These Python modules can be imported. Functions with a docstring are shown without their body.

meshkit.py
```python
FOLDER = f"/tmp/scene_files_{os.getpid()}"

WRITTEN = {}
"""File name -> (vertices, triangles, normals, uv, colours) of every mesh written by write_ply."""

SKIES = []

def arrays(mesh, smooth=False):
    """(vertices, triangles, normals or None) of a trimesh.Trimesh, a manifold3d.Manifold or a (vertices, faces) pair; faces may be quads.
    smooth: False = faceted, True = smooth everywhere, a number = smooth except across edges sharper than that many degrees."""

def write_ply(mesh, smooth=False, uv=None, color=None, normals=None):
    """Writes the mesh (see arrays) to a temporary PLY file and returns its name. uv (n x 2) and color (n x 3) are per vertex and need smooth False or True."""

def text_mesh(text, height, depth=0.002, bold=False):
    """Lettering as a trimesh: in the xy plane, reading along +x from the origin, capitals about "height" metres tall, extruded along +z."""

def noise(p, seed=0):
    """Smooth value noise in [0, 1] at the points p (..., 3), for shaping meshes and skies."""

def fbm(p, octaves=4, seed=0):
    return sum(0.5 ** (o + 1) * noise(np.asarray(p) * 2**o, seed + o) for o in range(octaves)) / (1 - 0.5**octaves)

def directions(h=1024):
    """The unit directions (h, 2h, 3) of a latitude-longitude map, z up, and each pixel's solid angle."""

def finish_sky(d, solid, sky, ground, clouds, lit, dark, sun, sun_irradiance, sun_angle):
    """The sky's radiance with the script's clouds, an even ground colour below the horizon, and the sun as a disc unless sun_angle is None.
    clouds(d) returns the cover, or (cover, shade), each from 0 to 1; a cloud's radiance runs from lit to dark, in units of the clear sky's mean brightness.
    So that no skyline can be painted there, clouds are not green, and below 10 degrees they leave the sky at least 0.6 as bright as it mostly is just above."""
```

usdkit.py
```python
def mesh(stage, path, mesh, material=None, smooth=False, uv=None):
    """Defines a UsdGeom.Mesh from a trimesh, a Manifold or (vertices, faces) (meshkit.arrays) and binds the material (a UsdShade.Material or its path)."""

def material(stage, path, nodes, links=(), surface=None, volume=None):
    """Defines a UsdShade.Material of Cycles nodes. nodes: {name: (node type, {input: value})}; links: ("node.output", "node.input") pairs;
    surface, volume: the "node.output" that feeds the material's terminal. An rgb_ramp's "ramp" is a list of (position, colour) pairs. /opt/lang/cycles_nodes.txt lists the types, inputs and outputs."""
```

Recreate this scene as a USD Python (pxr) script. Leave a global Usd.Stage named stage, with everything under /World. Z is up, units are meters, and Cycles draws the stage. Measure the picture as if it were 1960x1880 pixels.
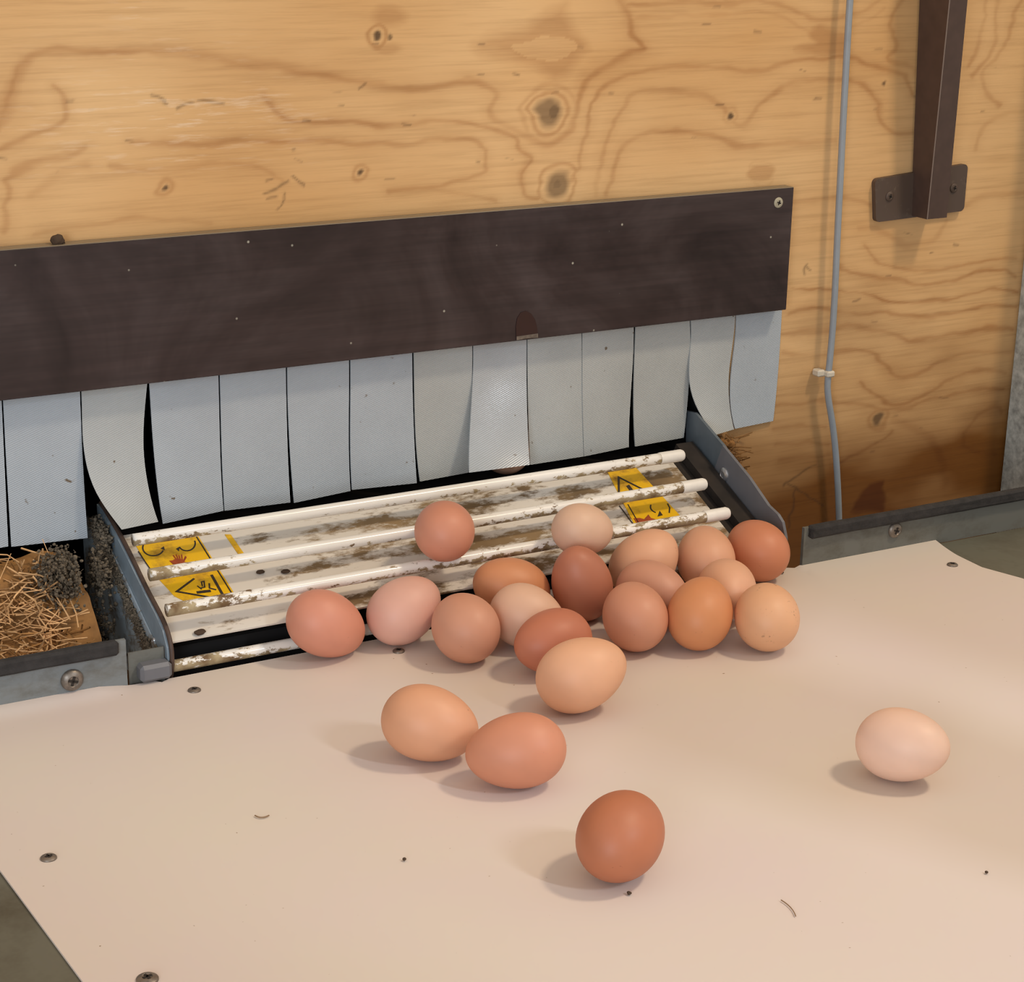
import json, math
import numpy as np, trimesh
from shapely.geometry import Polygon, LineString, Point
from shapely import affinity
from shapely.ops import unary_union
from pxr import Usd, UsdGeom, UsdLux, UsdShade, Gf, Sdf, Vt
import usdkit, meshkit

stage = Usd.Stage.CreateInMemory()
UsdGeom.SetStageUpAxis(stage, 'Z')
UsdGeom.Xform.Define(stage, '/World')
rng = np.random.default_rng(7)
TZ = 0.80                                   # table height
WALL = 1.2145                               # the plywood wall's face
V3 = lambda *a: np.array(a, float)

# ------------------------------------------------------------------ camera
FPX, YAW, PITCH, ROLL = 3700.0, 0.51442606, 0.31767659, -0.01851835
CAM = V3(0, 0, TZ + 0.505)
_f = V3(math.sin(YAW) * math.cos(PITCH), math.cos(YAW) * math.cos(PITCH), -math.sin(PITCH))
_r = V3(math.cos(YAW), -math.sin(YAW), 0)
_d = np.cross(_f, _r)
RIGHT = math.cos(ROLL) * _r + math.sin(ROLL) * _d
DOWN = -math.sin(ROLL) * _r + math.cos(ROLL) * _d
FWD = _f
cam = UsdGeom.Camera.Define(stage, '/World/camera')
cam.CreateHorizontalApertureAttr(36.0)
cam.CreateVerticalApertureAttr(36.0 * 1880 / 1960)
cam.CreateFocalLengthAttr(36.0 * FPX / 1960)
cam.CreateClippingRangeAttr(Gf.Vec2f(0.02, 100))
_m = Gf.Matrix4d(*RIGHT, 0, *(-DOWN), 0, *(-FWD), 0, *CAM, 1)
cam.AddTransformOp().Set(_m)
cam.CreateExposureAttr(0.16)

# ------------------------------------------------------------------ light
def aim(prim, pos, target):
    z = V3(*pos) - V3(*target); z /= np.linalg.norm(z)
    x = np.cross([0, 0, 1.0], z); x /= np.linalg.norm(x); y = np.cross(z, x)
    UsdGeom.Xformable(prim).AddTransformOp().Set(Gf.Matrix4d(*x, 0, *y, 0, *z, 0, *pos, 1))
def rect(name, pos, target, w, h, power, colour):
    l = UsdLux.RectLight.Define(stage, '/World/' + name)
    l.CreateWidthAttr(w); l.CreateHeightAttr(h); l.CreateIntensityAttr(power); l.CreateColorAttr(Gf.Vec3f(*colour))
    aim(l, pos, target)
    return l
# a warm lamp under the ceiling to the right, cool daylight through the gap of a door behind on the right, a doorway on the left, and the dim room all round
rect('ceiling_lamp', (1.50, .26, TZ + 1.95), (1.00, .80, TZ), 0.22, 0.22, 108.0, (1.0, 0.82, 0.60))
rect('door_gap_light', (1.56, -1.26, TZ + 1.75), (0.70, 0.77, TZ), 0.08, 0.5, 150.0, (0.80, 0.88, 1.0))
rect('doorway_light', (-1.15, -.95, TZ + 0.60), (0.50, 1.05, TZ + 0.1), 0.9, 1.1, 6.6, (0.74, 0.87, 1.0))
dome = UsdLux.DomeLight.Define(stage, '/World/sky')
dome.CreateIntensityAttr(0.175); dome.CreateColorAttr(Gf.Vec3f(1.0, 0.93, 0.86))

# ------------------------------------------------------------------ helpers
def ray(px, py):
    return RIGHT * ((px - 980) / FPX) + DOWN * ((py - 940) / FPX) + FWD
def onplane(px, py, p0, n):
    r = ray(px, py); n = V3(*n); return CAM + r * (((V3(*p0) - CAM) @ n) / (r @ n))
def ony(px, py, y): return onplane(px, py, (0, y, 0), (0, 1, 0))
def onz(px, py, z=TZ): return onplane(px, py, (0, 0, z), (0, 0, 1))
def onx(px, py, x): return onplane(px, py, (x, 0, 0), (1, 0, 0))

used = {}
def fresh(parent, name):
    k = (parent, name); n = used.get(k, 0); used[k] = n + 1
    return f'{parent}/{name}' if n == 0 else f'{parent}/{name}_{n:03d}'
def tag(p, label=None, cat=None, group=None, kind=None):
    p = p.GetPrim() if hasattr(p, 'GetPrim') else p
    for k, v in (('label', label), ('category', cat), ('group', group), ('kind', kind)):
        if v: p.SetCustomDataByKey(k, v)
    return p
def thing(name, label, cat, group=None, kind=None):
    x = UsdGeom.Xform.Define(stage, fresh('/World', name))
    tag(x, label, cat, group, kind)
    return str(x.GetPath())
def part(parent, name, mesh, mat, smooth=30, label=None, kind=None):
    m = usdkit.mesh(stage, fresh(parent, name), mesh, mat, smooth=smooth)
    tag(m, label, kind=kind)
    return m
def solo(name, mesh, mat, label, cat, smooth=30, group=None, kind=None):
    m = part('/World', name, mesh, mat, smooth)
    tag(m, label, cat, group, kind)
    return m
def lin(r, g, b):
    c = np.array([r, g, b]) / 255.0
    return tuple(np.where(c < .04045, c / 12.92, ((c + .055) / 1.055) ** 2.4))
def box(x0, x1, y0, y1, z0, z1):
    b = trimesh.creation.box([x1 - x0, y1 - y0, z1 - z0]); b.apply_translation([(x0 + x1) / 2, (y0 + y1) / 2, (z0 + z1) / 2]); return b
def bevel_box(sx, sy, sz, b):
    """box centred on the origin with chamfered edges"""
    pts = []
    for i in (-1, 1):
        for j in (-1, 1):
            for k in (-1, 1):
                h = V3(i * sx / 2, j * sy / 2, k * sz / 2)
                for ax in range(3):
                    q = h.copy()
                    for o in range(3):
                        if o != ax: q[o] -= np.sign(h[o]) * b
                    pts.append(q)
    return trimesh.convex.convex_hull(np.array(pts))
def frame(mesh, o, x, y, z):
    T = np.eye(4); T[:3, 0], T[:3, 1], T[:3, 2], T[:3, 3] = x, y, z, o
    m = mesh.copy(); m.apply_transform(T); return m
def unit(v): v = V3(*v); return v / np.linalg.norm(v)
def tube(points, r, n=14, caps=True):
    p = np.asarray(points, float); t = np.gradient(p, axis=0); t /= np.linalg.norm(t, axis=1)[:, None]
    ref = V3(0, 0, 1) if abs(t[0] @ V3(0, 0, 1)) < .9 else V3(0, 1, 0)
    rr = np.broadcast_to(r, len(p)); V = []
    a = np.cross(t[0], ref)
    for i in range(len(p)):
        a = a - t[i] * (a @ t[i]); a /= np.linalg.norm(a); b = np.cross(t[i], a)
        for k in range(n):
            th = 2 * np.pi * k / n; V.append(p[i] + rr[i] * (math.cos(th) * a + math.sin(th) * b))
    Fs = []
    for i in range(len(p) - 1):
        for k in range(n):
            q = (k + 1) % n
            Fs += [[i * n + k, i * n + q, (i + 1) * n + q], [i * n + k, (i + 1) * n + q, (i + 1) * n + k]]
    if caps:
        V += [p[0], p[-1]]; c0, c1 = len(V) - 2, len(V) - 1; L = (len(p) - 1) * n
        for k in range(n):
            q = (k + 1) % n; Fs += [[c0, q, k], [c1, L + k, L + q]]
    m = trimesh.Trimesh(np.array(V), np.array(Fs), process=False)
    m.fix_normals()
    return m
def spline(pts, n):
    from scipy.interpolate import CubicSpline
    p = np.asarray(pts, float); t = np.r_[0, np.cumsum(np.linalg.norm(np.diff(p, axis=0), axis=1))]
    return CubicSpline(t, p)(np.linspace(0, t[-1], n))
def slab(poly3, off):
    """closed plate: a flat 3-D outline given thickness along the vector off"""
    P = np.asarray(poly3, float); off = V3(*off)
    n = unit(off); u = unit(P[1] - P[0] - n * ((P[1] - P[0]) @ n)); v = np.cross(n, u)
    Q = Polygon(np.c_[(P - P[0]) @ u, (P - P[0]) @ v])
    if not Q.is_valid: Q = Q.buffer(0)
    m = trimesh.creation.extrude_polygon(Q, np.linalg.norm(off))
    return frame(m, P[0], u, v, n)
def flat(shape, o, u, v, n, depth, lift=0.0):
    """a shapely shape in the (u, v) plane at o, extruded by depth along n"""
    geoms = getattr(shape, 'geoms', [shape])
    ms = [trimesh.creation.extrude_polygon(g, depth) for g in geoms if g.area > 1e-10]
    return frame(trimesh.util.concatenate(ms), V3(*o) + V3(*n) * lift, u, v, n)
def screw(o, n, r=.0045, dome=.3, slot='cross'):
    """screw head: lathed pan head and a recess of crossed bars, returned as (head, recess)"""
    n = unit(n); u = unit(np.cross(n, [0.3, 0.2, 0.93] if abs(n[2]) < .9 else [1, .2, 0])); v = np.cross(n, u)
    prof = [(0, dome * r * .8), (.42 * r, dome * r * .8), (.5 * r, dome * r), (.8 * r, dome * r * .75), (.97 * r, dome * r * .3), (r, 0), (r, -.0006), (0, -.0006)]
    head = trimesh.creation.revolve(np.array(prof[::-1]), sections=20)
    rec = trimesh.util.concatenate([trimesh.creation.box([r * .85, r * .22, .0007]), trimesh.creation.box([r * .22, r * .85, .0007])])
    rec.apply_translation([0, 0, dome * r * .82])
    return frame(head, o, u, v, n), frame(rec, o, u, v, n)

# ------------------------------------------------------------------ materials
def mat(name, nodes, links, surface='p.BSDF'):
    return usdkit.material(stage, '/World/Looks/' + name, nodes, links, surface=surface)
def plain(name, colour, rough=.5, metal=0.0, spec=.5, vary=0.0, scale=40, bump=0.0, bscale=200):
    c = np.array(colour)
    nodes = {'g': ('geometry', {}), 'p': ('principled_bsdf', {'roughness': rough, 'metallic': metal, 'specular_ior_level': spec})}
    links = []
    if vary:
        nodes['n'] = ('noise_texture', {'scale': scale, 'detail': 5, 'roughness': .6})
        nodes['r'] = ('rgb_ramp', {'ramp': [(.3, tuple(c * (1 - vary))), (.7, tuple(np.minimum(c * (1 + vary), 1)))]})
        links += [('g.position', 'n.vector'), ('n.fac', 'r.fac'), ('r.color', 'p.base_color')]
    else:
        nodes['p'][1]['base_color'] = tuple(c)
    if bump:
        nodes['bn'] = ('noise_texture', {'scale': bscale, 'detail': 3}); nodes['b'] = ('bump', {'strength': bump, 'distance': .001})
        links += [('g.position', 'bn.vector'), ('bn.fac', 'b.height'), ('b.normal', 'p.normal')]
    return mat(name, nodes, links)

WOOD_A, WOOD_B = lin(225, 184, 132), lin(211, 164, 109)
M = {}
M['plywood'] = mat('plywood', {
    'g': ('geometry', {}), 'mp': ('mapping', {'scale': (9, 9, 260)}), 'f': ('noise_texture', {'scale': 1.0, 'detail': 6, 'roughness': .65}),
    'mp2': ('mapping', {'scale': (5, 5, 9)}), 'l': ('noise_texture', {'scale': 1.0, 'detail': 3}),
    'base': ('rgb_ramp', {'ramp': [(.3, WOOD_B), (.7, WOOD_A)]}),
    'fr': ('rgb_ramp', {'ramp': [(.32, (.74, .70, .66)), (.52, (1, 1, 1)), (.75, (1.06, 1.05, 1.04))]}),
    'mul': ('mix_color', {'blend_type': 'multiply', 'fac': .55}), 'ast': ('attribute', {'attribute': 'stain'}), 'stm': ('mix_color', {'blend_type': 'multiply', 'b': (.27, .165, .06)}),
    'at': ('attribute', {'attribute': 'grain'}), 'sep': ('separate_color', {}),
    'm1': ('mix_color', {'blend_type': 'multiply', 'b': (.53, .37, .25)}), 'm2': ('mix_color', {'b': lin(62, 44, 32)}), 'm3': ('mix_color', {'b': lin(240, 214, 184)}),
    'sf': ('math', {'math_type': 'multiply'}), 'sr': ('rgb_ramp', {'ramp': [(.55, (0, 0, 0)), (.70, (1, 1, 1))]}),
    'mp3': ('mapping', {'scale': (34, 30, 300)}), 'sn': ('noise_texture', {'scale': 1.0, 'detail': 4, 'roughness': .6}),
    'b': ('bump', {'strength': .25, 'distance': .0006}),
    'p': ('principled_bsdf', {'roughness': .55, 'specular_ior_level': .3})},
    [('g.position', 'mp.vector'), ('mp.vector', 'f.vector'), ('g.position', 'mp2.vector'), ('mp2.vector', 'l.vector'), ('l.fac', 'base.fac'),
     ('f.fac', 'fr.fac'), ('base.color', 'mul.a'), ('fr.color', 'mul.b'), ('at.color', 'sep.color'),
     ('mul.result', 'stm.a'), ('ast.fac', 'stm.fac'), ('stm.result', 'm1.a'), ('sep.r', 'm1.fac'), ('m1.result', 'm2.a'), ('sep.g', 'm2.fac'),
     ('g.position', 'mp3.vector'), ('mp3.vector', 'sn.vector'), ('sn.fac', 'sr.fac'), ('sr.color', 'sf.value1'), ('sep.b', 'sf.value2'),
     ('m2.result', 'm3.a'), ('sf.value', 'm3.fac'), ('m3.result', 'p.base_color'), ('f.fac', 'b.height'), ('b.normal', 'p.normal')])

M['board'] = mat('brown_film_board', {
    'g': ('geometry', {}), 'sx': ('separate_xyz', {}), 'n1': ('noise_texture', {'scale': 9, 'detail': 5, 'roughness': .6, 'distortion': .8}),
    'r1': ('rgb_ramp', {'ramp': [(.32, lin(34, 22, 22)), (.48, lin(52, 39, 38)), (.70, lin(70, 58, 57))]}),
    'mp': ('mapping', {'scale': (12, 12, 300)}), 'n2': ('noise_texture', {'scale': 1, 'detail': 4}),
    'r2': ('rgb_ramp', {'ramp': [(.3, (.8, .8, .8)), (.7, (1.15, 1.15, 1.15))]}), 'mu': ('mix_color', {'blend_type': 'multiply', 'fac': 1.0}),
    'vo': ('voronoi_texture', {'scale': 95, 'randomness': 1}), 'vr': ('rgb_ramp', {'ramp': [(.04, (1, 1, 1)), (.11, (0, 0, 0))]}),
    'wn': ('separate_color', {}), 'vt': ('math', {'math_type': 'greater_than', 'value2': .86}), 'vm': ('math', {'math_type': 'multiply'}),
    'm1': ('mix_color', {'b': lin(170, 165, 150)}),
    'sn': ('separate_xyz', {}), 'e': ('math', {'math_type': 'greater_than', 'value2': .5}),
    'wv': ('math', {'math_type': 'multiply', 'value2': 1900}), 'ws': ('math', {'math_type': 'sine'}),
    'er': ('rgb_ramp', {'ramp': [(.0, lin(108, 96, 78)), (1., lin(158, 142, 116))]}), 'em': ('mix_color', {}),
    'rr': ('map_range', {'from_min': .3, 'from_max': .7, 'to_min': .34, 'to_max': .52}),
    'p': ('principled_bsdf', {'specular_ior_level': .45})},
    [('g.position', 'n1.vector'), ('n1.fac', 'r1.fac'), ('g.position', 'mp.vector'), ('mp.vector', 'n2.vector'), ('n2.fac', 'r2.fac'), ('r1.color', 'mu.a'), ('r2.color', 'mu.b'),
     ('g.position', 'vo.vector'), ('vo.distance', 'vr.fac'), ('vo.color', 'wn.color'), ('wn.r', 'vt.value1'), ('vr.color', 'vm.value1'), ('vt.value', 'vm.value2'),
     ('mu.result', 'm1.a'), ('vm.value', 'm1.fac'), ('g.normal', 'sn.vector'), ('sn.z', 'e.value1'), ('g.position', 'sx.vector'), ('sx.y', 'wv.value1'), ('wv.value', 'ws.value1'), ('ws.value', 'er.fac'),
     ('m1.result', 'em.a'), ('er.color', 'em.b'), ('e.value', 'em.fac'), ('em.result', 'p.base_color'), ('n1.fac', 'rr.value'), ('rr.result', 'p.roughness')])

def pvc(name, colour, rough):
    return mat(name, {
        'g': ('geometry', {}), 'n': ('noise_texture', {'scale': 22, 'detail': 5, 'roughness': .6}),
        'r': ('rgb_ramp', {'ramp': [(.3, tuple(np.array(colour) * .93)), (.7, tuple(np.array(colour) * 1.04))]}),
        'd': ('noise_texture', {'scale': 150, 'detail': 2}), 'dr': ('rgb_ramp', {'ramp': [(.72, (0, 0, 0)), (.78, (1, 1, 1))]}), 'dm': ('mix_color', {'b': lin(110, 96, 80)}),
        'mp': ('mapping', {'rotation': (0, .35, 0)}), 'w': ('wave_texture', {'wave_type': 'bands', 'bands_direction': 'z', 'scale': 230, 'distortion': .4}),
        'b': ('bump', {'strength': .4, 'distance': .0004}), 'p': ('principled_bsdf', {'roughness': rough, 'specular_ior_level': .55})},
        [('g.position', 'n.vector'), ('n.fac', 'r.fac'), ('g.position', 'd.vector'), ('d.fac', 'dr.fac'), ('r.color', 'dm.a'), ('dr.color', 'dm.fac'), ('dm.result', 'p.base_color'),
         ('g.position', 'mp.vector'), ('mp.vector', 'w.vector'), ('w.fac', 'b.height'), ('b.normal', 'p.normal')])
M['pvc'] = pvc('grey_pvc', lin(174, 182, 189), .42)
M['pvc_dull'] = pvc('grey_pvc_dull', lin(174, 177, 175), .55)
M['pvc_gloss'] = pvc('grey_pvc_glossy', lin(174, 178, 180), .20)
M['pvc_stained'] = pvc('grey_pvc_stained', lin(176, 180, 180), .5)

def dirty(name, clean, dirt, lo, hi, scale, stretch=(1, 1, 1), rough=.35, dirt2=None, attr=None, spec=.5):
    nodes = {'g': ('geometry', {}), 'mp': ('mapping', {'scale': stretch}), 'n': ('noise_texture', {'scale': scale, 'detail': 6, 'roughness': .68, 'distortion': .12}),
             'r': ('rgb_ramp', {'ramp': [(lo, (0, 0, 0)), (hi, (1, 1, 1))]}),
             'n2': ('noise_texture', {'scale': scale * .35, 'detail': 3}), 'c': ('rgb_ramp', {'ramp': [(.35, dirt), (.65, dirt2 or dirt)]}),
             'm': ('mix_color', {'a': clean}), 'p': ('principled_bsdf', {'specular_ior_level': spec}),
             'rr': ('map_range', {'from_min': 0, 'from_max': 1, 'to_min': rough, 'to_max': .8})}
    links = [('g.position', 'mp.vector'), ('mp.vector', 'n.vector'), ('g.position', 'n2.vector'), ('n2.fac', 'c.fac'), ('c.color', 'm.b'), ('m.result', 'p.base_color'), ('rr.result', 'p.roughness')]
    if attr:
        nodes['at'] = ('attribute', {'attribute': attr}); nodes['ad'] = ('math', {'math_type': 'add'})
        links += [('n.fac', 'ad.value1'), ('at.fac', 'ad.value2'), ('ad.value', 'r.fac')]
    else:
        links += [('n.fac', 'r.fac')]
    links += [('r.color', 'm.fac'), ('r.color', 'rr.value')]
    return mat(name, nodes, links)
M['rod'] = dirty('white_rod_dirty', lin(236, 230, 220), lin(112, 86, 56), .55, .62, 210, (.6, 1, 1), .2, lin(176, 158, 122), attr='dirt')
M['rod_cap'] = plain('white_rod_cap', lin(236, 230, 220), .35, vary=.04, scale=150)
M['tray'] = dirty('white_tray_dirty', lin(222, 213, 200), lin(88, 68, 44), .55, .66, 62, (.42, 1.1, 1.1), .35, lin(150, 124, 88), attr='dirt')
M['yellow'] = dirty('yellow_sticker', lin(238, 186, 10), lin(132, 92, 24), .50, .74, 60, (1, 1, 1), .35, lin(172, 122, 30))
M['ink'] = plain('black_ink', lin(48, 36, 22), .5)
M['red_ink'] = plain('red_brown_ink', lin(156, 66, 22), .5, vary=.3, scale=160)
M['steel_blue'] = plain('blue_grey_paint', lin(92, 100, 106), .42, vary=.12, scale=60)
M['steel_left'] = plain('blue_grey_paint_worn', lin(134, 148, 158), .42, vary=.14, scale=70)
M['steel_right'] = plain('grey_paint', lin(106, 106, 110), .45, vary=.08, scale=50)
M['steel_dirty'] = dirty('grey_paint_dirty', lin(176, 188, 196), lin(112, 96, 76), .47, .62, 60, (1, 1, 1), .5, lin(112, 98, 78))
M['rim'] = plain('brown_rim', lin(74, 56, 46), .6, vary=.3, scale=120)
M['dark'] = plain('dark_inside', lin(40, 32, 26), .85, vary=.4, scale=60)
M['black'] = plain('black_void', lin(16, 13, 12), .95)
M['rail'] = dirty('galvanised_rail', lin(122, 126, 126), lin(88, 84, 76), .50, .8, 55, (.6, 1, 1), .48, lin(104, 100, 90), spec=.35)
M['rail_right'] = dirty('galvanised_rail_right', lin(108, 108, 102), lin(74, 68, 56), .46, .78, 40, (.6, 1, 1), .5, lin(96, 90, 78), spec=.35)
M['foam'] = plain('black_foam', lin(46, 43, 42), .9, vary=.35, scale=120, bump=.6, bscale=350)
M['dust'] = plain('dust_fluff', lin(112, 102, 88), .95, vary=.45, scale=130)
M['table'] = dirty('dark_table_top', lin(102, 100, 86), lin(74, 66, 50), .45, .75, 14, (1, 1, 1), .5, lin(84, 78, 62))
M['sheet'] = mat('white_sheet', {
    'g': ('geometry', {}), 'n': ('noise_texture', {'scale': 6, 'detail': 4}), 'r': ('rgb_ramp', {'ramp': [(.3, lin(216, 200, 193)), (.7, lin(216, 204, 189))]}),
    'd': ('noise_texture', {'scale': 260, 'detail': 1}), 'dr': ('rgb_ramp', {'ramp': [(.79, (0, 0, 0)), (.83, (1, 1, 1))]}), 'dm': ('mix_color', {'b': lin(150, 126, 100)}),
    'p': ('principled_bsdf', {'roughness': .5, 'specular_ior_level': .4})},
    [('g.position', 'n.vector'), ('n.fac', 'r.fac'), ('r.color', 'dm.a'), ('g.position', 'd.vector'), ('d.fac', 'dr.fac'), ('dr.color', 'dm.fac'), ('dm.result', 'p.base_color')])
M['screw'] = plain('dull_screw', lin(126, 116, 106), .42, .6, vary=.3, scale=300)
M['screw_pale'] = plain('pale_screw', lin(176, 168, 146), .5, .2, vary=.2, scale=300)
M['recess'] = plain('screw_recess', lin(40, 32, 26), .8)
M['rivet'] = plain('bright_rivet', lin(190, 190, 192), .3, .8)
M['cable'] = plain('grey_cable', lin(146, 152, 158), .4, vary=.06, scale=60)
M['clip'] = plain('white_clip', lin(206, 196, 178), .5)
M['brown_steel'] = plain('brown_painted_steel', lin(78, 60, 52), .48, vary=.12, scale=90, spec=.35)
M['brown_plate'] = dirty('brown_steel_plate', lin(84, 68, 58), lin(122, 108, 92), .56, .8, 120, (1, 1, 1), .55, lin(98, 84, 72))
M['concrete'] = plain('speckled_grey', lin(168, 168, 160), .7, vary=.38, scale=160)
M['straw'] = plain('straw', lin(204, 160, 110), .7, vary=.45, scale=60)
M['straw_dark'] = plain('straw_brown', lin(140, 98, 50), .8, vary=.4, scale=50)
M['crumb'] = plain('dark_crumb', lin(70, 52, 36), .9)
M['hair'] = plain('fibre', lin(140, 112, 84), .7)
M['floor'] = plain('grey_floor', lin(130, 124, 114), .8, vary=.1, scale=5)
M['ochre'] = plain('ochre_smear', lin(186, 138, 50), .6)

# ------------------------------------------------------------------ the wall, its grain traced on the sheet of plywood
HX0, HX1, HZ0, HZ1 = .20, .860, TZ - .02, TZ + .176            # the hatch behind the curtain
def axis_grid(a, b, lo, hi, step, coarse):
    return np.unique(np.round(np.r_[np.arange(a, lo, coarse), np.arange(lo, hi, step), np.arange(hi, b, coarse), b], 6))
gx = np.unique(np.r_[axis_grid(-.9, 1.5, .27, 1.2, .0013, .1), HX0, HX1])
gz = np.unique(np.r_[axis_grid(0, 1.9, TZ - .06, TZ + .45, .0013, .1), HZ0, HZ1])
GX, GZ = np.meshgrid(gx, gz, indexing='ij')
W0 = np.c_[GX.ravel(), np.full(GX.size, WALL), GZ.ravel()]
gr = np.zeros((GX.size, 3))
wob = (meshkit.fbm(np.c_[W0[:, 0] * 45, W0[:, 2] * 130, np.zeros(len(W0))], 3, 3) - .5) * .006
wob2 = (meshkit.fbm(np.c_[W0[:, 0] * 30, W0[:, 2] * 90, np.ones(len(W0))], 3, 5) - .5) * .010
XZ = np.c_[W0[:, 0] + wob2, W0[:, 2] + wob]
PXM = 1 / 2650.0
def wall2(pts): return np.array([ony(x, y, WALL)[[0, 2]] for x, y in pts])
def seg_dist(P, A):
    d = np.full(len(P), 9.0)
    for a, b in zip(A[:-1], A[1:]):
        ab = b - a; t = np.clip(((P - a) @ ab) / (ab @ ab + 1e-12), 0, 1)
        d = np.minimum(d, np.linalg.norm(P - a - t[:, None] * ab, axis=1))
    return d
def grain(pts, w, s, ch=0, fade=True):
    A = wall2(pts)
    if len(pts) > 3: A = spline(A, len(pts) * 5)
    w = w * 1.45 * PXM; m = w * 3.2
    k = np.where((XZ[:, 0] > A[:, 0].min() - m) & (XZ[:, 0] < A[:, 0].max() + m) & (XZ[:, 1] > A[:, 1].min() - m) & (XZ[:, 1] < A[:, 1].max() + m))[0]
    if not len(k): return
    d = seg_dist(XZ[k], A)
    f = s * np.exp(-(d / (w * .62)) ** 2)
    if ch == 0: f = np.maximum(f, .36 * s * np.exp(-(d / (w * 1.6)) ** 2))
    if fade:
        f *= .40 + 1.1 * np.clip(meshkit.fbm(np.c_[XZ[k] * 28, np.full(len(k), len(pts))], 2, 11) , 0, 1) * .9
    gr[k, ch] = np.maximum(gr[k, ch], np.clip(f * .92, 0, 1))
def blob(x, y, rx, ry, s, ch=1, edge=.35):
    c = wall2([(x, y)])[0]; d = np.sqrt(((XZ[:, 0] - c[0]) / (rx * PXM * 1.05)) ** 2 + ((XZ[:, 1] - c[1]) / (ry * PXM)) ** 2)
    gr[:, ch] = np.maximum(gr[:, ch], s * np.clip((1 + edge - d) / (2 * edge), 0, 1))
def ring(x, y, r, w, s):
    c = wall2([(x, y)])[0]; d = np.sqrt(((XZ[:, 0] - c[0]) / PXM / 1.05) ** 2 + ((XZ[:, 1] - c[1]) / PXM) ** 2)
    gr[:, 0] = np.maximum(gr[:, 0], s * np.exp(-((d - r) / w) ** 2))
def fill(pts, s, ch=0, soft=4):
    A = wall2(pts); P = Polygon(A); m = soft * PXM * 2
    k = np.where((XZ[:, 0] > A[:, 0].min() - m) & (XZ[:, 0] < A[:, 0].max() + m) & (XZ[:, 1] > A[:, 1].min() - m) & (XZ[:, 1] < A[:, 1].max() + m))[0]
    import shapely
    inside = shapely.contains_xy(P, XZ[k, 0], XZ[k, 1]); d = seg_dist(XZ[k], np.vstack([A, A[:1]]))
    sd = np.where(inside, -d, d) / (soft * PXM)
    gr[k, ch] = np.maximum(gr[k, ch], s * np.clip(.5 - sd / 2, 0, 1))

grain([(0, 252), (10, 200), (30, 150), (45, 118), (75, 102), (150, 100), (230, 98), (300, 97), (370, 105), (450, 122), (530, 128), (600, 140), (650, 148), (700, 155), (760, 166), (830, 168), (890, 158), (930, 166), (945, 185), (942, 210), (960, 232), (1000, 258), (1045, 272), (1080, 262), (1100, 240), (1102, 200), (1110, 170), (1140, 138), (1175, 118), (1210, 103), (1232, 92), (1215, 70), (1208, 45), (1190, 10), (1182, -12)], 10, .62)
grain([(300, 96), (370, 104), (450, 118), (530, 124), (620, 140), (700, 154)], 16, .45)
grain([(1232, 94), (1222, 72), (1208, 45), (1190, 5)], 18, .5)
grain([(0, 235), (12, 195), (32, 150), (48, 120)], 18, .45)
grain([(1095, 345), (1103, 321), (1118, 278), (1128, 232), (1134, 189), (1157, 164), (1200, 143), (1243, 130), (1300, 126), (1380, 129), (1435, 135), (1477, 127), (1518, 116), (1560, 111), (1615, 110), (1656, 118), (1690, 128), (1717, 140), (1738, 158), (1748, 180)], 7, .6)
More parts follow.
